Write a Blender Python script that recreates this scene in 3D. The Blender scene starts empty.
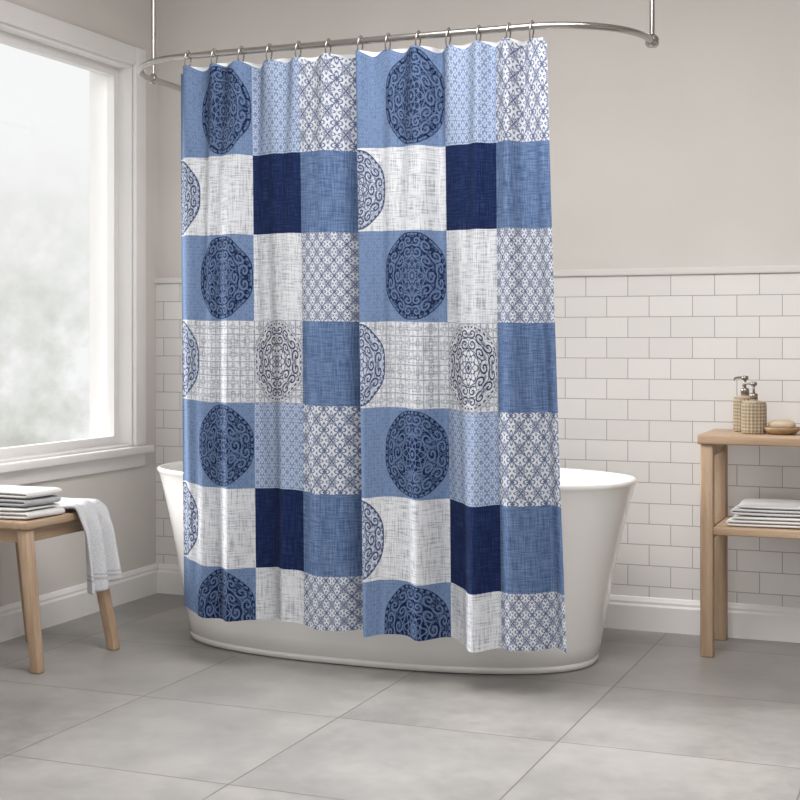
import bpy, bmesh, math, random
from mathutils import Vector, Matrix
random.seed(7)
sc=bpy.context.scene
try:
    sc.view_settings.view_transform='Standard'
    sc.view_settings.look='None'
except Exception: pass
def lin(c):
    c=c/255.0
    return c/12.92 if c<=0.04045 else ((c+0.055)/1.055)**2.4
def C(r,g,b): return (lin(r),lin(g),lin(b),1)
COL=sc.collection
# ---------------- generic helpers ----------------
def new_obj(name,bm,mat=None,parent=None,smooth=False):
    me=bpy.data.meshes.new(name); bmesh.ops.recalc_face_normals(bm,faces=bm.faces[:]); bm.to_mesh(me); bm.free()
    ob=bpy.data.objects.new(name,me); COL.objects.link(ob)
    if mat: me.materials.append(mat)
    if parent: ob.parent=parent
    if smooth:
        for p in me.polygons: p.use_smooth=True
    return ob
def empty(name):
    e=bpy.data.objects.new(name,None); COL.objects.link(e); e.empty_display_size=.1; return e
def add_box(bm,x0,x1,y0,y1,z0,z1):
    vs=[bm.verts.new((x,y,z)) for x in (x0,x1) for y in (y0,y1) for z in (z0,z1)]
    for f in ((0,1,3,2),(4,6,7,5),(0,4,5,1),(2,3,7,6),(0,2,6,4),(1,5,7,3)):
        bm.faces.new([vs[i] for i in f])
def box(name,x0,x1,y0,y1,z0,z1,mat,parent=None,bev=0.0):
    bm=bmesh.new(); add_box(bm,x0,x1,y0,y1,z0,z1)
    ob=new_obj(name,bm,mat,parent)
    if bev>0:
        m=ob.modifiers.new('bevel','BEVEL'); m.width=bev; m.segments=3; m.limit_method='ANGLE'
        for p in ob.data.polygons: p.use_smooth=True
    return ob
def tapered_leg(name,b,t,wb,wt,mat,parent):
    bm=bmesh.new(); vs=[]
    for (p,w) in ((b,wb),(t,wt)):
        for sx,sy in ((-1,-1),(1,-1),(1,1),(-1,1)):
            vs.append(bm.verts.new((p[0]+sx*w/2,p[1]+sy*w/2,p[2])))
    bm.faces.new(vs[0:4][::-1]); bm.faces.new(vs[4:8])
    for i in range(4):
        j=(i+1)%4; bm.faces.new((vs[i],vs[j],vs[4+j],vs[4+i]))
    ob=new_obj(name,bm,mat,parent)
    m=ob.modifiers.new('bevel','BEVEL'); m.width=.006; m.segments=3
    for p in ob.data.polygons: p.use_smooth=True
    return ob
def tube(name,pts,rad,mat,parent=None,cyclic=False,n=16):
    cu=bpy.data.curves.new(name,'CURVE'); cu.dimensions='3D'; cu.bevel_depth=rad; cu.bevel_resolution=5; cu.use_fill_caps=True
    s=cu.splines.new('POLY'); s.points.add(len(pts)-1)
    for i,p in enumerate(pts): s.points[i].co=(p[0],p[1],p[2],1)
    s.use_cyclic_u=cyclic
    tmp=bpy.data.objects.new(name+'_c',cu); COL.objects.link(tmp)
    dg=bpy.context.evaluated_depsgraph_get()
    me=bpy.data.meshes.new_from_object(tmp.evaluated_get(dg))
    bpy.data.objects.remove(tmp)
    me.name=name; me.materials.clear(); me.materials.append(mat)
    for p in me.polygons: p.use_smooth=True
    ob=bpy.data.objects.new(name,me); COL.objects.link(ob)
    if parent: ob.parent=parent
    return ob
def lathe(name,prof,cx,cy,z0,mat,parent=None,n=48,rib=0.0,ribn=24):
    bm=bmesh.new(); rings=[]
    for r,z,rb in prof:
        ring=[]
        for i in range(n):
            a=2*math.pi*i/n; rr=r*(1+(rib*rb)*math.cos(ribn*a)) 
            ring.append(bm.verts.new((cx+rr*math.cos(a),cy+rr*math.sin(a),z0+z)))
        rings.append(ring)
    for k in range(len(rings)-1):
        for i in range(n):
            j=(i+1)%n; bm.faces.new((rings[k][i],rings[k][j],rings[k+1][j],rings[k+1][i]))
    bm.faces.new(rings[0][::-1]); bm.faces.new(rings[-1])
    return new_obj(name,bm,mat,parent,True)
# ---------------- node expression helper ----------------
class NT:
    def __init__(s,mat): s.t=mat.node_tree; s.n=s.t.nodes; s.l=s.t.links
    def m(s,op,*a):
        nd=s.n.new('ShaderNodeMath'); nd.operation=op
        for i,x in enumerate(a):
            if isinstance(x,E): s.l.new(x.s,nd.inputs[i])
            else: nd.inputs[i].default_value=x
        return E(s,nd.outputs[0])
    def comb(s,x,y,z=0.0):
        nd=s.n.new('ShaderNodeCombineXYZ')
        for i,v in enumerate((x,y,z)):
            if isinstance(v,E): s.l.new(v.s,nd.inputs[i])
            else: nd.inputs[i].default_value=v
        return nd.outputs[0]
    def noise(s,vec,scale,detail=2.0,rough=.5):
        nd=s.n.new('ShaderNodeTexNoise'); s.l.new(vec,nd.inputs['Vector'])
        nd.inputs['Scale'].default_value=scale; nd.inputs['Detail'].default_value=detail; nd.inputs['Roughness'].default_value=rough
        return E(s,nd.outputs[0])
    def mix(s,f,a,b):
        nd=s.n.new('ShaderNodeMix'); nd.data_type='RGBA'; nd.clamp_factor=True
        def setin(i,v):
            if isinstance(v,E): s.l.new(v.s,nd.inputs[i])
            elif isinstance(v,(float,int,tuple)): nd.inputs[i].default_value=v
            else: s.l.new(v,nd.inputs[i])
        setin(0,f); setin(6,a); setin(7,b)
        return nd.outputs[2]
    def band(s,v,c,w,soft=.5):
        d=s.m('ABSOLUTE',v-c)
        return s.step(d,w*(1+soft),w*(1-soft))
    def step(s,v,a,b):
        nd=s.n.new('ShaderNodeMapRange'); s.l.new(v.s,nd.inputs[0])
        nd.inputs[1].default_value=a; nd.inputs[2].default_value=b; nd.inputs[3].default_value=0; nd.inputs[4].default_value=1
        return E(s,nd.outputs[0])
    def mx(s,*a):
        r=a[0]
        for x in a[1:]: r=s.m('MAXIMUM',r,x)
        return r
    def sel(s,c,a,b): return (a-b)*c+b if isinstance(a,E) else c*(-1.0)*(b-a)+b
class E:
    def __init__(s,nt,sock): s.nt=nt; s.s=sock
    def __add__(s,o): return s.nt.m('ADD',s,o)
    __radd__=__add__
    def __sub__(s,o): return s.nt.m('SUBTRACT',s,o)
    def __rsub__(s,o): return s.nt.m('SUBTRACT',o,s)
    def __mul__(s,o): return s.nt.m('MULTIPLY',s,o)
    __rmul__=__mul__
    def __truediv__(s,o): return s.nt.m('DIVIDE',s,o)
    def lt(s,o): return s.nt.m('LESS_THAN',s,o)
    def gt(s,o): return s.nt.m('GREATER_THAN',s,o)
    def f(s,op,*a): return s.nt.m(op,s,*a)
def new_mat(name,col=(.8,.8,.8,1),rough=.5,metal=0.0,**kw):
    m=bpy.data.materials.new(name); m.use_nodes=True
    b=m.node_tree.nodes['Principled BSDF']
    b.inputs['Base Color'].default_value=col; b.inputs['Roughness'].default_value=rough; b.inputs['Metallic'].default_value=metal
    for k,v in kw.items(): b.inputs[k.replace('_',' ')].default_value=v
    return m
def bsdf(m): return m.node_tree.nodes['Principled BSDF']
def texco(nt,kind='Object'):
    nd=nt.n.new('ShaderNodeTexCoord'); sp=nt.n.new('ShaderNodeSeparateXYZ'); nt.l.new(nd.outputs[kind],sp.inputs[0])
    return nd.outputs[kind],E(nt,sp.outputs[0]),E(nt,sp.outputs[1]),E(nt,sp.outputs[2])
def bump(nt,m,h,strength,dist):
    bp=nt.n.new('ShaderNodeBump'); bp.inputs['Strength'].default_value=strength; bp.inputs['Distance'].default_value=dist
    nt.l.new(h.s if isinstance(h,E) else h,bp.inputs['Height']); nt.l.new(bp.outputs[0],bsdf(m).inputs['Normal'])
def noisy(name,c1,c2,rough,scale,detail=3,bs=0.0,bd=.001,stretch=(1,1,1),**kw):
    m=new_mat(name,c1,rough,**kw); nt=NT(m); v,x,y,z=texco(nt)
    vec=nt.comb(x*stretch[0],y*stretch[1],z*stretch[2]); n=nt.noise(vec,scale,detail)
    col=nt.mix(nt.step(n,.3,.7),c1,c2); nt.l.new(col,bsdf(m).inputs['Base Color'])
    if bs>0: bump(nt,m,n,bs,bd)
    return m
# ---------------- materials ----------------
M_wall=noisy('wall_paint',C(213,208,204),C(217,212,208),.85,3,3)
M_ceil=noisy('ceiling_paint',C(238,237,236),C(242,241,240),.9,3)
M_trim=noisy('white_trim_paint',C(234,232,231),C(238,236,235),.4,5)
M_chrome=new_mat('brushed_nickel',C(180,176,172),.22,1.0)
M_porc=new_mat('white_acrylic',C(242,240,238),.14,0,Coat_Weight=.4,Coat_Roughness=.08)
def wood(name,axis):
    m=new_mat(name,C(196,160,120),.5); nt=NT(m); v,x,y,z=texco(nt)
    st={'x':(1.5,22,22),'y':(22,1.5,22),'z':(22,22,1.5)}[axis]
    n=nt.noise(nt.comb(x*st[0],y*st[1],z*st[2]),1.6,5,.6)
    n2=nt.noise(nt.comb(x*st[0]*3,y*st[1]*3,z*st[2]*3),3,3,.6)
    c=nt.mix(nt.step(n,.3,.72),C(193,168,142),C(158,130,104))
    c=nt.mix(nt.step(n2,.45,.8)*.35,c,C(138,110,86))
    nt.l.new(c,bsdf(m).inputs['Base Color']); bump(nt,m,n2,.15,.001); return m
W_x,W_y,W_z=wood('oak_grain_x','x'),wood('oak_grain_y','y'),wood('oak_grain_z','z')
def towel_mat(name,c1,c2):
    return noisy(name,c1,c2,.95,260,2,.5,.003,Sheen_Weight=.1)
T_white=towel_mat('towel_terry_white',C(212,210,208),C(228,226,224))
T_grey=towel_mat('towel_terry_grey',C(162,162,164),C(184,184,186))
T_lt=towel_mat('towel_terry_light',C(194,193,193),C(212,211,211))
# tiles
M_tile=new_mat('subway_tile',C(232,228,225),.18)
nt=NT(M_tile); v,x,y,z=texco(nt)
bk=nt.n.new('ShaderNodeTexBrick'); nt.l.new(nt.comb(x+.03,z-1.284+1.5,0.0),bk.inputs['Vector'])
bk.inputs['Scale'].default_value=1; bk.inputs['Brick Width'].default_value=.156; bk.inputs['Row Height'].default_value=.075
bk.inputs['Mortar Size'].default_value=.0014; bk.inputs['Mortar Smooth'].default_value=.15; bk.offset=.5
bk.inputs['Color1'].default_value=C(227,224,222); bk.inputs['Color2'].default_value=C(233,230,228); bk.inputs['Mortar'].default_value=C(162,157,154)
nt.l.new(bk.outputs['Color'],bsdf(M_tile).inputs['Base Color'])
nz=nt.noise(v,5,2)
bump(nt,M_tile,E(nt,bk.outputs['Fac'])*-1.0+nz*.35,.35,.002)
nt.l.new((E(nt,bk.outputs['Fac'])*.6+.2).s,bsdf(M_tile).inputs['Roughness'])
# floor
M_floor=new_mat('floor_tile',C(160,158,158),.4)
nt=NT(M_floor); v,x,y,z=texco(nt)
P=.63
ax=((x+.975)/P).f('FRACT'); ay=((y-3.55)/P).f('FRACT')
dx=ax.f('PINGPONG',.5)*P; dy=ay.f('PINGPONG',.5)*P
g=nt.m('MINIMUM',dx,dy); gl=nt.step(g,.0030,.0016)
tid=((x+.975)/P).f('FLOOR')*12.7+((y-3.55)/P).f('FLOOR')*5.3
n1=nt.noise(nt.comb(x,y,tid),3.0,6,.62); n2=nt.noise(nt.comb(x,y,tid),28,5,.6)
tv=(tid.f('SINE')*43.7).f('FRACT')
c=nt.mix(nt.step(n1*.7+n2*.3,.36,.64),C(131,129,127),C(159,156,153))
c=nt.mix(tv*.25,c,C(144,141,139))
c=nt.mix(gl,c,C(112,109,106)); nt.l.new(c,bsdf(M_floor).inputs['Base Color'])
nt.l.new((n2*.25+.26).s,bsdf(M_floor).inputs['Roughness'])
bump(nt,M_floor,n2*.15-gl,.3,.002)
# glass
M_glass=bpy.data.materials.new('window_glass'); M_glass.use_nodes=True
nt=NT(M_glass); nt.n.remove(nt.n['Principled BSDF'])
tr=nt.n.new('ShaderNodeBsdfTransparent'); gs=nt.n.new('ShaderNodeBsdfGlossy'); gs.inputs['Roughness'].default_value=.02
mxs=nt.n.new('ShaderNodeMixShader'); mxs.inputs[0].default_value=.04
nt.l.new(tr.outputs[0],mxs.inputs[1]); nt.l.new(gs.outputs[0],mxs.inputs[2]); nt.l.new(mxs.outputs[0],nt.n['Material Output'].inputs[0])
# ---------------- curtain fabric ----------------
def curtain_mat():
    m=new_mat('patchwork_fabric',(.5,.5,.5,1),.95,Sheen_Weight=0.0); nt=NT(m)
    bsdf(m).inputs['Specular IOR Level'].default_value=.2
    v,u,w,_=texco(nt,'UV')
    pu=u.f('FRACT'); row=w.f('FLOOR'); fv=w.f('FRACT')
    even=(row*.5).f('FRACT').gt(.25)
    isA=pu.lt(.43); isC=pu.gt(.70); isB=(1.0-isA)*(1.0-isC)
    row4=(row-3.0).f('ABSOLUTE').lt(.5)
    row37=(((row-2.0)*.25).f('FRACT')).lt(.1)
    mx=u*.94; my=w*.27
    xo=(pu-.287)/.143; xe=pu/.145; xb=(pu-.565)/.135
    X=nt.sel(even,nt.sel(isB,xb,xe),xo); Y=(fv-.5)/.49
    r0_=nt.m('SQRT',X*X+Y*Y); th=nt.m('ARCTAN2',Y,X)
    # gently eight-sided outline
    r=r0_*((th*8.0+math.pi).f('COSINE')*-.012+1.0)
    TAU=2*math.pi
    def scrolls(r0,dr,N,ph,turns,wd_=.19):
        tt=th*(N/TAU)+ph+50.0
        a_=tt.f('FRACT')-.5; par=(tt*.5).f('FRACT').gt(.5)*2.0-1.0
        b_=(r-r0)/dr
        a_=a_*par
        rho=nt.m('SQRT',a_*a_+b_*b_); phi=nt.m('ARCTAN2',b_,a_)
        sp=(rho*turns-phi*(1/TAU)+5.0).f('FRACT')
        return nt.band(sp,.5,wd_,.35)*rho.lt(.52)
    s1=scrolls(.80,.22,16,0.0,2.6,.20)
    s2=scrolls(.56,.24,10,.5,2.8,.20)
    k=nt.m('PINGPONG',th,math.pi/8)
    n=nt.noise(nt.comb(r*k.f('COSINE'),r*k.f('SINE'),row*.37),11.0,1.5,.5)
    fill=nt.mx(nt.band(n,.5,.03),nt.step(n,.60,.63))
    cN=(th*8.0).f('COSINE'); cM=(th*40.0).f('COSINE'); cP=(th*16.0).f('COSINE')
    dots=nt.band(r,.945,.020)*cM.gt(-.1)
    # central rosette of petals
    pet=nt.band(r,cN*.07+.34,.022); pet2=nt.band(r,.24-cN*.05,.018); core=nt.mx(nt.band(r,cP*.012+.13,.02),r.lt(.05))
    L=nt.mx(s1,s2,dots,fill*.7,nt.band(r,cP*.012+.690,.010),nt.band(r,cN*.02+.435,.012),pet,pet2,core)
    # weave
    wv1=nt.noise(nt.comb(mx*16.0,my*260.0),1.0,3,.6); wv2=nt.noise(nt.comb(mx*230.0,my*14.0),1.0,3,.6)
    weave=(wv1+wv2)*.5
    wdark=nt.step(weave,.48,.61)
    wlight=nt.step(weave,.52,.39)
    def flower(a,b,R,A,N):
        la=a.f('FRACT')-.5; lb=b.f('FRACT')-.5
        rr=nt.m('SQRT',la*la+lb*lb); t=nt.m('ARCTAN2',lb,la)
        return rr,(t*N).f('COSINE')*A+R
    p=row37*(-.016)+.064
    a=mx/p; b=my/p
    f1=(a+b).f('PINGPONG',.5); f2=(a-b).f('PINGPONG',.5)
    rr,rad=flower(a,b,.30,.10,8.0)
    rr1,rad1=flower(a,b,.15,.06,8.0)
    fl=nt.mx(nt.band(rr-rad,0.0,.045),nt.band(rr1-rad1,0.0,.04),rr.lt(.06))
    rr2,rad2=flower(a+.5,b+.5,.22,.10,4.0)
    rr3,rad3=flower(a+.5,b+.5,.10,.05,4.0)
    fl2=nt.mx(nt.band(rr2-rad2,0.0,.045),nt.step(rr3-rad3,.02,-.02))
    diag=nt.mx(nt.step(f1,.05,.025),nt.step(f2,.05,.025))
    lat=nt.mx(fl,fl2,diag)
    p2=.036; a2=mx/p2; b2=my/p2
    q,qr=flower(a2,b2,.27,.10,6.0); q2,qr2=flower(a2+.5,b2+.5,.16,.07,4.0)
    sm=nt.mx(nt.band(q-qr,0.0,.07),q.lt(.09),nt.band(q2-qr2,0.0,.07))
    p3=.045; a3=mx/p3; b3=my/p3
    g1=nt.mx(nt.step(a3.f('PINGPONG',.5),.06,.03),nt.step(b3.f('PINGPONG',.5),.06,.03))
    o,orad=flower(a3,b3,.26,.10,4.0)
    o2,orad2=flower(a3,b3,.13,.05,4.0)
    orn=nt.mx(g1,nt.band(o-orad,0.0,.05),nt.band(o2-orad2,0.0,.04))
    WH=C(208,210,214); GR=C(122,126,137); IND=C(56,72,112); NV=C(17,31,69); LB=C(118,138,171)
    white=nt.mix(wdark*.8,WH,GR)
    navy=nt.mix(wlight*.5,NV,C(52,69,110))
    mid=nt.mix(wlight*.5,nt.mix(wdark*.75,C(88,110,146),C(54,75,114)),C(130,148,177))
    lbf=nt.mix(sm*.75,nt.mix(wdark*.55,LB,C(78,99,140)),C(194,200,212))
    abg=nt.mix(sm*.22,nt.mix(wdark*.6,C(103,124,158),C(69,91,131)),C(152,166,189))
    latc=nt.mix(lat*.9,nt.mix(wdark*.5,C(206,209,215),C(150,156,170)),IND)
    grid=nt.mix(orn*.55,white,C(96,102,120))
    inside=nt.step(r,1.0,.985)
    circ=nt.mix(L*.66,nt.mix(wlight*.35,C(13,26,60),C(34,50,88)),C(112,134,170))
    half=nt.mix(nt.mx(L,nt.band(r,.975,.02))*.94,nt.mix(wdark*.5,C(184,192,207),C(112,126,157)),C(20,36,78))
    lace=nt.mix(nt.mx(L*nt.step(r,1.06,1.03),orn*.6*nt.step(r,.98,1.02))*.97,nt.mix(wdark*.4,WH,GR),C(18,32,72))
    oddA=nt.mix(inside,abg,circ)
    oddB=nt.mix(row37,lbf,white)
    odd=nt.mix(isA,nt.mix(isB,latc,oddB),oddA)
    evA=nt.mix(inside,nt.mix(row4,white,grid),half)
    evB=nt.mix(row4,navy,lace)
    ev=nt.mix(isA,nt.mix(isB,mid,evB),evA)
    col=nt.mix(even,odd,ev)
    nt.l.new(col,bsdf(m).inputs['Base Color'])
    bump(nt,m,weave,.4,.003)
    ts=nt.n.new('ShaderNodeBsdfTranslucent'); nt.l.new(col,ts.inputs[0])
    ms=nt.n.new('ShaderNodeMixShader'); ms.inputs[0].default_value=.07
    nt.l.new(bsdf(m).outputs[0],ms.inputs[1]); nt.l.new(ts.outputs[0],ms.inputs[2]); nt.l.new(ms.outputs[0],nt.n['Material Output'].inputs[0])
    return m
M_curt=curtain_mat()
M_liner=noisy('liner_fabric',C(226,226,228),C(236,236,238),.8,200,2,.2)
# ---------------- room ----------------
XL,YB,YF,XR,H=-3.11,5.036,-1.6,1.9,2.7
box('floor',XL-.2,XR+.2,YF,YB+.2,-.1,0,M_floor)
box('ceiling',XL-.2,XR+.2,YF,YB+.2,H,H+.1,M_ceil)
wb=box('wall_back',XL-.2,XR+.2,YB+.012,YB+.2,0,H,M_wall)
tp=box('tile_panel',XL+.0005,XR-.0005,YB,YB+.012,0,1.285,M_tile,wb)
box('wall_right',XR,XR+.2,YF,YB+.012,0,H,M_wall)
WY0,WY1,WZ0,WZ1=2.55,4.86,.62,2.16
bm=bmesh.new()
add_box(bm,XL-.2,XL,YF,WY0,0,H); add_box(bm,XL-.2,XL,WY1,YB+.012,0,H)
add_box(bm,XL-.2,XL,WY0,WY1,0,WZ0); add_box(bm,XL-.2,XL,WY0,WY1,WZ1,H)
new_obj('wall_left',bm,M_wall)
def profile_strip(name,prof,axis,a,b,base,mat):
    bm=bmesh.new(); e=[]
    for t in (a,b):
        e.append([bm.verts.new((t,base-o,z) if axis=='x' else (base+o,t,z)) for o,z in prof])
    n=len(prof)
    for i in range(n):
        j=(i+1)%n; bm.faces.new((e[0][i],e[0][j],e[1][j],e[1][i]))
    bm.faces.new(e[0]); bm.faces.new(e[1][::-1])
    return new_obj(name,bm,mat)
bp=[(0,0.0),(.018,0.0),(.018,.088),(.013,.096),(.013,.104),(.006,.118),(0,.12)]
profile_strip('baseboard_back',bp,'x',XL+.018,XR,YB,M_trim)
profile_strip('baseboard_left',bp,'y',YF,YB,XL,M_trim)
tr_=[(0,1.285),(.008,1.285),(.010,1.291),(.010,1.304),(.006,1.309),(-.012,1.311),(-.012,1.285)]
M_cap=noisy('tile_cap_glaze',C(220,216,213),C(224,220,217),.3,5)
profile_strip('trim_1',tr_,'x',XL,XR,YB,M_cap)
# window
win=empty('window_1')
cw=.075; ct=.018
box('casing_far',XL,XL+ct,WY1,WY1+cw,WZ0-.0,WZ1+cw,M_trim,win,.004)
box('casing_near',XL,XL+ct,WY0-cw,WY0,WZ0-.0,WZ1+cw,M_trim,win,.004)
box('casing_top',XL,XL+ct,WY0,WY1,WZ1,WZ1+cw,M_trim,win,.004)
box('sill',XL,XL+.045,WY0-cw-.02,WY1+cw+.02,WZ0-.03,WZ0,M_trim,win,.005)
box('apron',XL,XL+.014,WY0-cw,WY1+cw,WZ0-.085,WZ0-.03,M_trim,win,.003)
D=.06
box('jamb_far',XL-.2,XL,WY1-.008,WY1,WZ0+.008,WZ1-.008,M_trim,win)
box('jamb_near',XL-.2,XL,WY0,WY0+.008,WZ0+.008,WZ1-.008,M_trim,win)
box('jamb_head',XL-.2,XL,WY0,WY1,WZ1-.008,WZ1,M_trim,win)
box('jamb_sill',XL-.2,XL,WY0,WY1,WZ0,WZ0+.008,M_trim,win)
s=.034
def sash(n,y0,y1):
    x0,x1=XL-D-.035,XL-D; z0,z1=WZ0+.008,WZ1-.008
    bm=bmesh.new()
    add_box(bm,x0,x1,y0,y0+s,z0,z1); add_box(bm,x0,x1,y1-s,y1,z0,z1)
    add_box(bm,x0,x1,y0+s,y1-s,z0,z0+s); add_box(bm,x0,x1,y0+s,y1-s,z1-s,z1)
    new_obj('sash_%d'%n,bm,M_trim,win)
    box('pane_%d'%n,x0+.015,x0+.019,y0+s,y1-s,z0+s,z1-s,M_glass,win)
sash(1,WY0+.008,3.62); sash(2,3.62,WY1-.008)
# ---------------- bathtub ----------------
tub_c=(-1.83,4.455)
def ring(bm,L,W,z,n=96,e=2.35):
    r=[]
    for i in range(n):
        a=2*math.pi*i/n; c,s_=math.cos(a),math.sin(a)
        x=L*math.copysign(abs(c)**(2/e),c); y=W*math.copysign(abs(s_)**(2/e),s_)
        r.append(bm.verts.new((tub_c[0]+x,tub_c[1]+y,z)))
    return r
prof=[(.72,.318,0.0),(.732,.333,.004),(.735,.335,.020),(.733,.333,.022),(.733,.333,.025),(.737,.336,.028)]
for i in range(1,13):
    t=i/12; z=.028+t*(.575-.028); g_=t*.82+.18*t**3
    prof.append((.737+.116*g_,.336+.052*g_,z))
prof+=[(.858,.391,.583),(.862,.395,.590),(.861,.394,.597),(.856,.389,.600),(.849,.382,.600),(.843,.376,.597),(.839,.371,.588)]
for i in range(1,11):
    t=i/10; z=.585-t*.40; prof.append((.836-.11*t**1.2,.368-.09*t**1.2,z))
prof+=[(.69,.25,.145),(.60,.19,.125),(.3,.1,.12),(.05,.02,.118)]
bm=bmesh.new(); rs=[ring(bm,*p) for p in prof]
for k in range(len(rs)-1):
    n=len(rs[k])
    for i in range(n):
        j=(i+1)%n; bm.faces.new((rs[k][i],rs[k][j],rs[k+1][j],rs[k+1][i]))
bm.faces.new(rs[0][::-1]); bm.faces.new(rs[-1])
tub=new_obj('freestanding_bathtub',bm,M_porc,None,True)
lathe('drain',[(.001,.0,0),(.035,.0,0),(.035,.004,0),(.03,.006,0),(.001,.006,0)],tub_c[0],tub_c[1],.1175,M_chrome,tub)
# ---------------- rod ----------------
RY,RZ=3.94,1.966
RXL=-2.635
rod=empty('shower_curtain_rod')
pts=[(RXL,YB-.004,RZ),(RXL,4.8,RZ),(RXL,4.5,RZ)]
for i in range(0,17):
    a=math.pi+i/16*math.pi/2
    pts.append((RXL+.32+.32*math.cos(a),RY+.32+.32*math.sin(a),RZ))
ex,ey=-.878,4.28
for i in range(0,17):
    a=-math.pi/2+i/16*math.pi/2
    pts.append((-1.178+.30*math.cos(a),RY+.30+.30*math.sin(a),RZ))
pts.append((ex,ey,RZ))
tube('rail',pts,.0105,M_chrome,rod)
def vdisc(name,x,y,z0,z1,r):
    return lathe(name,[(r*.7,0,0),(r,.2*(z1-z0),0),(r,.7*(z1-z0),0),(r*.5,z1-z0,0)],x,y,z0,M_chrome,rod)
tube('ceiling_support_1',[(ex,ey,RZ),(ex,ey,H)],.008,M_chrome,rod)
vdisc('support_fitting_1',ex,ey,RZ-.016,RZ+.022,.021)
sx2,sy2=RXL,4.25
tube('ceiling_support_2',[(sx2,sy2,RZ),(sx2,sy2,H)],.008,M_chrome,rod)
vdisc('support_fitting_2',sx2,sy2,RZ-.014,RZ+.020,.015)
bmf=bmesh.new(); bmesh.ops.create_cone(bmf,cap_ends=True,segments=32,radius1=.03,radius2=.024,depth=.012,matrix=Matrix.Translation((RXL,YB-.006,RZ))@Matrix.Rotation(math.radians(90),4,'X'))
new_obj('wall_flange',bmf,M_chrome,rod)
for i,(x_,y_) in enumerate(((ex,ey),(sx2,sy2))):
    lathe('ceiling_flange_%d'%(i+1),[(.012,0,0),(.03,.006,0),(.032,.012,0)],x_,y_,H-.012,M_chrome,rod)
# ---------------- curtain ----------------
rowh=[.295,.253,.275,.262,.272,.253,.166]
cum=[0]
for h_ in rowh: cum.append(cum[-1]+h_)
TOT=cum[-1]; ZT=1.93
NH=13
def sst(a,b,x):
    t=min(1,max(0,(x-a)/(b-a))); return t*t*(3-2*t)
def fold(t,h):
    A=.018+.024*h
    f=math.sin(2*math.pi*(4.3*t+.10+.05*h))*.80+.66*math.sin(2*math.pi*(8.3*t+.35-.1*h))+.26*math.sin(2*math.pi*(14.2*t+.2+.2*h))
    f*= .82+.18*math.sin(2*math.pi*(1.3*t+.2))
    y=A*f*(1-.75*sst(.955,1.0,t))
    y+=.0035*math.sin(2*math.pi*(23*t+.3*math.sin(5*h)))*(1-.6*h)
    y+=-.016*(1-h)**4*math.cos(2*math.pi*NH*t+math.pi)
    st=sst(.494,.5015,t)
    y+= .028*math.exp(-((t-.485)/.02)**2)*(1-st) -.028*math.exp(-((t-.51)/.03)**2)*st
    return max(y,-.075) if y<0 else min(y,.062)
def xwarp(t):
    pts_=[(0,0),(.215,.004),(.35,.014),(.5,.028),(.72,.034),(.86,.034),(1,0)]
    for (a,va),(b,vb) in zip(pts_,pts_[1:]):
        if t<=b: return va+(vb-va)*sst(a,b,t) if a>=.5 else va+(vb-va)*(t-a)/(b-a)
    return 0
def cpos(t,h,off=0.0):
    xl=-2.362-.002*h; xr=-1.120+.068*h**1.1
    w1=1-.35*h; w2=1-1.15*h
    q=sst(.42,.58,t); wv=w1*(1-q)+w2*q
    x=xl+(xr-xl)*t+.004*math.sin(2*math.pi*(4.3*t+.35+.05*h))*h+xwarp(t)*wv
    x+=.006*sst(.47,.499,t)*(1-sst(.4995,.503,t))
    y=RY+fold(t,h)+off
    c_=.5-.5*math.cos(2*math.pi*((t*NH)%1-.5))
    dz=.003-.014*c_-.004*c_*math.sin(37*t)
    hem=.007*math.sin(2*math.pi*(3.1*t+.3))+.004*math.sin(2*math.pi*(7.3*t))
    z=ZT+dz*max(0,1-h*6)-TOT*h-.040*(t-.5)*h*.9+hem*h*h
    return Vector((x,y,z))
bm=bmesh.new(); uvl=bm.loops.layers.uv.new('UVMap')
NU=600
us=[2*i/NU for i in range(NU+1)]
vsq=[]
VM=.60
for r_ in range(7):
    seg=14
    vmax=1.0 if r_<6 else VM
    for s_ in range(seg): vsq.append((r_+vmax*s_/seg,(cum[r_]+rowh[r_]*s_/seg)/TOT))
vsq.append((6+VM,1.0))
grid=[[bm.verts.new(cpos(u/2,h)) for u in us] for (_,h) in vsq]
for j in range(len(vsq)-1):
    for i in range(NU):
        f=bm.faces.new((grid[j][i],grid[j+1][i],grid[j+1][i+1],grid[j][i+1]))
        for lp,(a_,b_) in zip(f.loops,((i,j),(i,j+1),(i+1,j+1),(i+1,j))):
            lp[uvl].uv=(min(us[a_],1.9999),vsq[b_][0])
cur=new_obj('shower_curtain',bm,M_curt,None,True)
# liner
bm=bmesh.new()
NL=240; gl_=[]
for j in range(41):
    h=j/40; rw=[]
    for i in range(NL+1):
        t=.003+.985*i/NL; p_=cpos(t,h,.014)
        c_=.5-.5*math.cos(2*math.pi*((t*NH)%1-.5))
        p_.z+= .016*c_*max(0,1-h*6)
        if h>.95: p_.z+=.03*(h-.95)/.05
        rw.append(bm.verts.new(p_))
    gl_.append(rw)
for j in range(40):
    for i in range(NL): bm.faces.new((gl_[j][i],gl_[j+1][i],gl_[j+1][i+1],gl_[j][i+1]))
new_obj('curtain_liner',bm,M_liner,cur,True)
for k in range(NH):
    t=(k+.5)/NH; p_=cpos(t,0)
    x_=p_.x; pts=[]
    zc=RZ-.008
    for i in range(28):
        a=2*math.pi*i/28
        pts.append((x_+.003*math.sin(a),RY+.019*math.cos(a),zc+.028*math.sin(a)-.004))
    tube('curtain_ring_%d'%(k+1),pts,.0024,M_chrome,rod,True)
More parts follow.
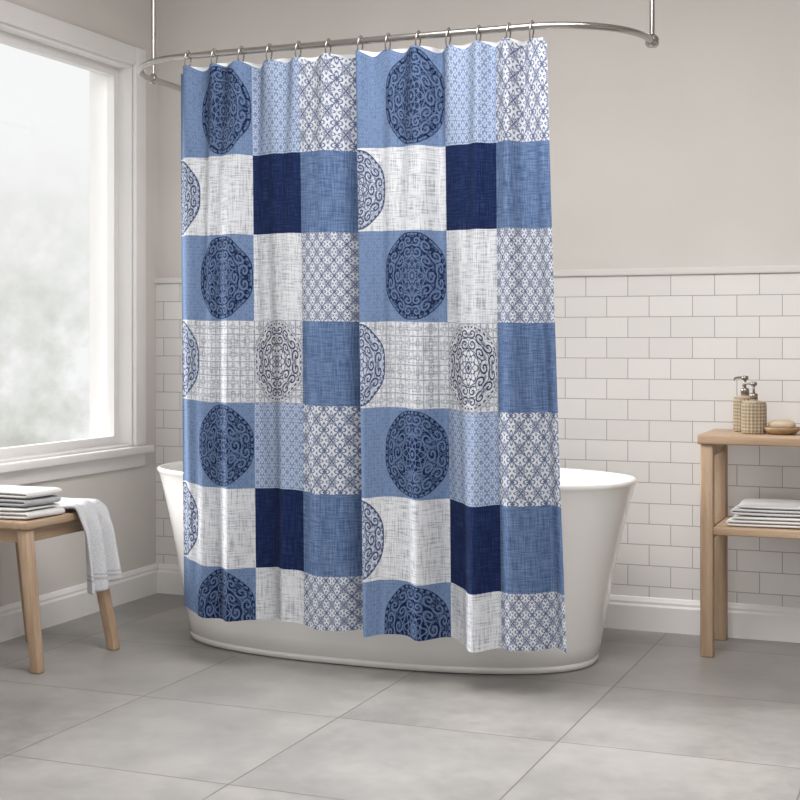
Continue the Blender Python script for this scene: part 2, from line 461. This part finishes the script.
# ---------------- folded towels ----------------
def folded(name,cx,cy,z,lx,ly,layers,pitch,mat,parent,foldside=1,seed=0,th=None):
    rnd=random.Random(seed); th=th or pitch*.86
    path=[]; r=pitch/2
    for k in range(layers):
        zz=r+k*pitch; d=1 if (k%2==0) else -1
        xs=[-lx/2+r,-lx/6,lx/6,lx/2-r]
        if d<0: xs=xs[::-1]
        for x_ in xs: path.append((x_,zz))
        if k<layers-1:
            for a in (-45,0,45):
                path.append(((lx/2-r)*d+r*1.0*math.cos(math.radians(a))*d*1.3,zz+r+r*math.sin(math.radians(a))))
    bm=bmesh.new(); NY=10; rows=[]
    for i in range(NY+1):
        yy=-ly/2+ly*i/NY; rr=[]
        for (x_,zz) in path:
            rr.append(bm.verts.new((cx+foldside*x_+rnd.uniform(-.002,.002)+.003*math.sin(yy*25+zz*90),cy+yy+rnd.uniform(-.001,.001)*1,z+zz+.0014*math.sin(yy*18+x_*14+seed))))
        rows.append(rr)
    for i in range(NY):
        for j in range(len(path)-1): bm.faces.new((rows[i][j],rows[i][j+1],rows[i+1][j+1],rows[i+1][j]))
    ob=new_obj(name,bm,mat,parent,True)
    so=ob.modifiers.new('solid','SOLIDIFY'); so.thickness=th; so.offset=0
    sb=ob.modifiers.new('sub','SUBSURF'); sb.levels=2; sb.render_levels=2
    return ob
# ---------------- stool ----------------
st=empty('wooden_stool')
SX0,SX1,SY0,SY1,SZ=-3.06,-2.715,3.64,4.05,.478
box('seat',SX0,SX1,SY0,SY1,SZ-.026,SZ,W_y,st,.006)
ins=.03
corners=[(SX1-ins,SY0+ins,-2.700,3.675),(SX1-ins,SY1-ins,-2.665,4.05),(SX0+ins,SY1-ins,-3.0,4.05),(SX0+ins,SY0+ins,-3.0,3.66)]
for i,(tx,ty,bx,by) in enumerate(corners):
    tapered_leg('leg_%d'%(i+1),(bx,by,0),(tx,ty,SZ-.026),.034,.040,W_z,st)
a0=.05
box('apron_front',SX1-.045,SX1-.025,SY0+a0,SY1-a0,SZ-.070,SZ-.026,W_y,st,.002)
box('apron_back',SX0+.025,SX0+.045,SY0+a0,SY1-a0,SZ-.070,SZ-.026,W_y,st,.002)
box('apron_near',SX0+a0,SX1-a0,SY0+.025,SY0+.045,SZ-.070,SZ-.026,W_x,st,.002)
box('apron_far',SX0+a0,SX1-a0,SY1-.045,SY1-.025,SZ-.070,SZ-.026,W_x,st,.002)
tw=empty('folded_towel_stack')
folded('towel_1',-2.872,3.765,SZ+.001,.28,.20,3,.0125,T_white,tw,1,1)
folded('towel_2',-2.878,3.765,SZ+.040,.265,.19,2,.0125,T_grey,tw,1,2)
folded('towel_3',-2.872,3.765,SZ+.067,.26,.185,2,.0115,T_white,tw,1,3)
def drape(name,mat,y0,y1,xs0,drop,zt,seed,edge):
    bm=bmesh.new(); path=[]
    R=.024
    for i in range(10): path.append((xs0+(edge-.004-xs0)*i/9,zt,0.0))
    for a in (25,50,75): path.append((edge+R*math.sin(math.radians(a)),zt-R+R*math.cos(math.radians(a)),0.0))
    nd=22
    for i in range(1,nd+1):
        t=i/nd; path.append((edge+R+.008+.03*t,zt-R-(drop-R)*t,t))
    NY=40; rows=[]
    for i in range(NY+1):
        s_=i/NY; rr=[]
        for j,(x_,z_,t) in enumerate(path):
            yy=(y0+y1)/2+(s_-.5)*(y1-y0)*(1+.25*t)+.008*t
            w_=(.012+.012*t)*math.sin(s_*2*math.pi*2.6+seed+t*1.1)*(min(1,t*5))
            bumpz=0.010*math.sin(s_*3.1) if t>0 else .005*math.sin(s_*17+x_*30)+.006+.010*math.sin(s_*3.1)
            rr.append(bm.verts.new((x_+max(w_,-.014)+.008*min(1,t*4),yy,z_+bumpz-.020*t*math.sin(s_*4+seed))))
        rows.append(rr)
    for i in range(NY):
        for j in range(len(path)-1): bm.faces.new((rows[i][j],rows[i][j+1],rows[i+1][j+1],rows[i+1][j]))
    ob=new_obj(name,bm,mat,None,True)
    so=ob.modifiers.new('solid','SOLIDIFY'); so.thickness=.010; so.offset=0
    sb=ob.modifiers.new('sub','SUBSURF'); sb.levels=1; sb.render_levels=1
    return ob
M_dr=new_mat('towel_terry_striped',C(190,190,192),.95,Sheen_Weight=.1); nt=NT(M_dr); v,x,y,z=texco(nt)
n=nt.noise(v,240,2); c=nt.mix(nt.step(n,.3,.7),C(182,183,186),C(204,204,207))
stp=nt.mx(nt.band(z,.262,.004),nt.band(z,.276,.0025))
c=nt.mix(stp*.6,c,C(140,142,148)); nt.l.new(c,bsdf(M_dr).inputs['Base Color']); bump(nt,M_dr,n,.5,.003)
drape('hand_towel',M_dr,3.878,4.045,-2.98,.262,SZ+.014,.6,SX1)
# ---------------- console shelf ----------------
cs=empty('wooden_console_table')
CX0,CX1,CY0,CY1,CZ=-.808,.10,4.665,5.005,.737
box('top',CX0,CX1,CY0,CY1,CZ-.032,CZ,W_x,cs,.005)
lw=.042
for i,(x_,y_) in enumerate(((CX0+.008,CY0+.012),(CX0+.008,CY1-lw-.004),(CX1-lw-.008,CY0+.012),(CX1-lw-.008,CY1-lw-.004))):
    box('leg_%d'%(i+1),x_,x_+lw,y_,y_+lw,0,CZ-.032,W_z,cs,.004)
box('shelf',CX0+.050,CX1-.050,CY0+.016,CY1-.01,.405,.432,W_x,cs,.004)
for nm,x_ in (('left',CX0+.016),('right',CX1-.042)):
    box('side_rail_%s_top'%nm,x_,x_+.026,CY0+.054,CY1-.046,CZ-.075,CZ-.032,W_y,cs,.002)
    box('side_rail_%s_low'%nm,x_,x_+.026,CY0+.054,CY1-.046,.385,.430,W_y,cs,.002)
tw2=empty('folded_towel_stack.001')
folded('towel_1',-.565,4.83,.433,.30,.24,3,.0115,T_white,tw2,-1,5)
folded('towel_2',-.560,4.83,.470,.28,.23,3,.0115,T_lt,tw2,-1,6)
# soap dispensers
M_rib=new_mat('ribbed_rattan_ceramic',C(190,172,148),.5); nt=NT(M_rib); v,x,y,z=texco(nt)
n=nt.noise(v,60,3); zz_=nt.band((z/.0115).f('FRACT'),.5,.22)
c=nt.mix(zz_,C(142,125,103),C(184,169,148)); c=nt.mix(nt.step(n,.35,.7)*.4,c,C(158,139,113)); nt.l.new(c,bsdf(M_rib).inputs['Base Color'])
M_brass=new_mat('brushed_steel_pump',C(150,144,138),.3,1.0)
def dispenser(name,x,y,s=1.0,rot=0.0,R=1.3,chrome=M_brass):
    e=empty(name)
    pr=[(.024*R,0,0),(.027*R,.002,0),(.0275*R,.006,1)]
    for i in range(1,9): pr.append((.0275*R,.006+i*.0115,1))
    pr+=[(.0275*R,.103,0),(.0255*R,.109,0),(.014,.112,0),(.012,.118,0)]
    pr=[(r*s,z*s,b) for r,z,b in pr]
    lathe('body',pr,x,y,CZ+.001,M_rib,e,n=144,rib=.04,ribn=20)
    z0=CZ+.001+.118*s
    lathe('collar',[(.0135*s,0,0),(.0135*s,.016*s,0),(.010*s,.019*s,0)],x,y,z0,chrome,e)
    lathe('stem',[(.004*s,0,0),(.004*s,.028*s,0)],x,y,z0+.018*s,chrome,e)
    lathe('pump_head',[(.008*s,0,0),(.0105*s,.003*s,0),(.0105*s,.011*s,0),(.007*s,.014*s,0)],x,y,z0+.044*s,chrome,e)
    c,sn=math.cos(rot),math.sin(rot); zz=z0+.052*s
    tube('spout',[(x,y,zz),(x+.022*s*c,y+.022*s*sn,zz),(x+.034*s*c,y+.034*s*sn,zz-.003),(x+.037*s*c,y+.037*s*sn,zz-.010)],.0038*s,chrome,e)
    return e
dispenser('soap_dispenser',-.682,4.88,1.08,math.radians(170),1.3)
dispenser('soap_dispenser.001',-.640,4.785,.98,math.radians(190),1.5)
# soap dish
dish=empty('soap_dish')
M_dish=noisy('dish_wood',C(150,120,88),C(174,144,110),.5,30)
DX,DY=-.548,4.78
lathe('bowl',[(.036,0,0),(.044,.002,0),(.058,.014,0),(.060,.024,0),(.057,.024,0),(.050,.013,0),(.01,.010,0)],DX,DY,CZ+.001,M_dish,dish)
bm=bmesh.new(); bmesh.ops.create_uvsphere(bm,u_segments=32,v_segments=16,radius=1)
for v_ in bm.verts:
    c=v_.co; v_.co=Vector((math.copysign(abs(c.x)**.7,c.x)*.044,math.copysign(abs(c.y)**.7,c.y)*.033,math.copysign(abs(c.z)**.8,c.z)*.017))+Vector((DX,DY,CZ+.032))
new_obj('soap_bar',bm,noisy('soap',C(188,168,142),C(200,182,158),.45,20),dish,True)
# ---------------- world ----------------
wd=bpy.data.worlds.new('overcast_garden'); sc.world=wd; wd.use_nodes=True
class WM: node_tree=wd.node_tree
nt=NT(WM); bg=nt.n['Background']
v,x,y,z=texco(nt,'Generated')
n1=nt.noise(v,10,5,.6); n2=nt.noise(v,34,4,.6)
fol=nt.step(n1*.6+n2*.4,.40,.60)
low=nt.step(z+ (n1-.5)*.12,.15,-.02)
col=nt.mix(fol*low*.9,(.92,.93,.93,1),C(190,193,182))
nt.l.new(col,bg.inputs[0]); bg.inputs[1].default_value=1.06
# ---------------- lights ----------------
def area(name,loc,rot,sx,sy,power,col):
    l=bpy.data.lights.new(name,'AREA'); l.shape='RECTANGLE'; l.size=sx; l.size_y=sy; l.energy=power; l.color=col
    o=bpy.data.objects.new(name,l); COL.objects.link(o); o.location=loc; o.rotation_euler=rot; return o
area('fill_softbox',(-1.0,2.7,2.66),(0,0,0),1.6,1.6,80,(1,.985,.97))  # added softbox under the ceiling to brighten the room, not a real fixture
area('fill_softbox.001',(-.3,-.3,2.66),(math.radians(15),0,0),2.2,1.4,14,(1,.985,.97))  # added unseen frontal fill, above and behind the camera
sl=bpy.data.lights.new('daylight_sun','SUN'); sl.energy=7.5; sl.angle=math.radians(30); sl.color=(1,.995,.985)
so=bpy.data.objects.new('daylight_sun',sl); COL.objects.link(so)
so.rotation_euler=Vector((-1.0,-.06,.5)).to_track_quat('Z','Y').to_euler()
# ---------------- camera ----------------
cam=bpy.data.cameras.new('camera'); co=bpy.data.objects.new('camera',cam); COL.objects.link(co)
co.location=(0,0,1.05); co.rotation_euler=(math.radians(90),0,math.atan(.4))
cam.sensor_width=36; cam.lens=63; cam.shift_y=-.075; cam.clip_start=.05
sc.camera=co
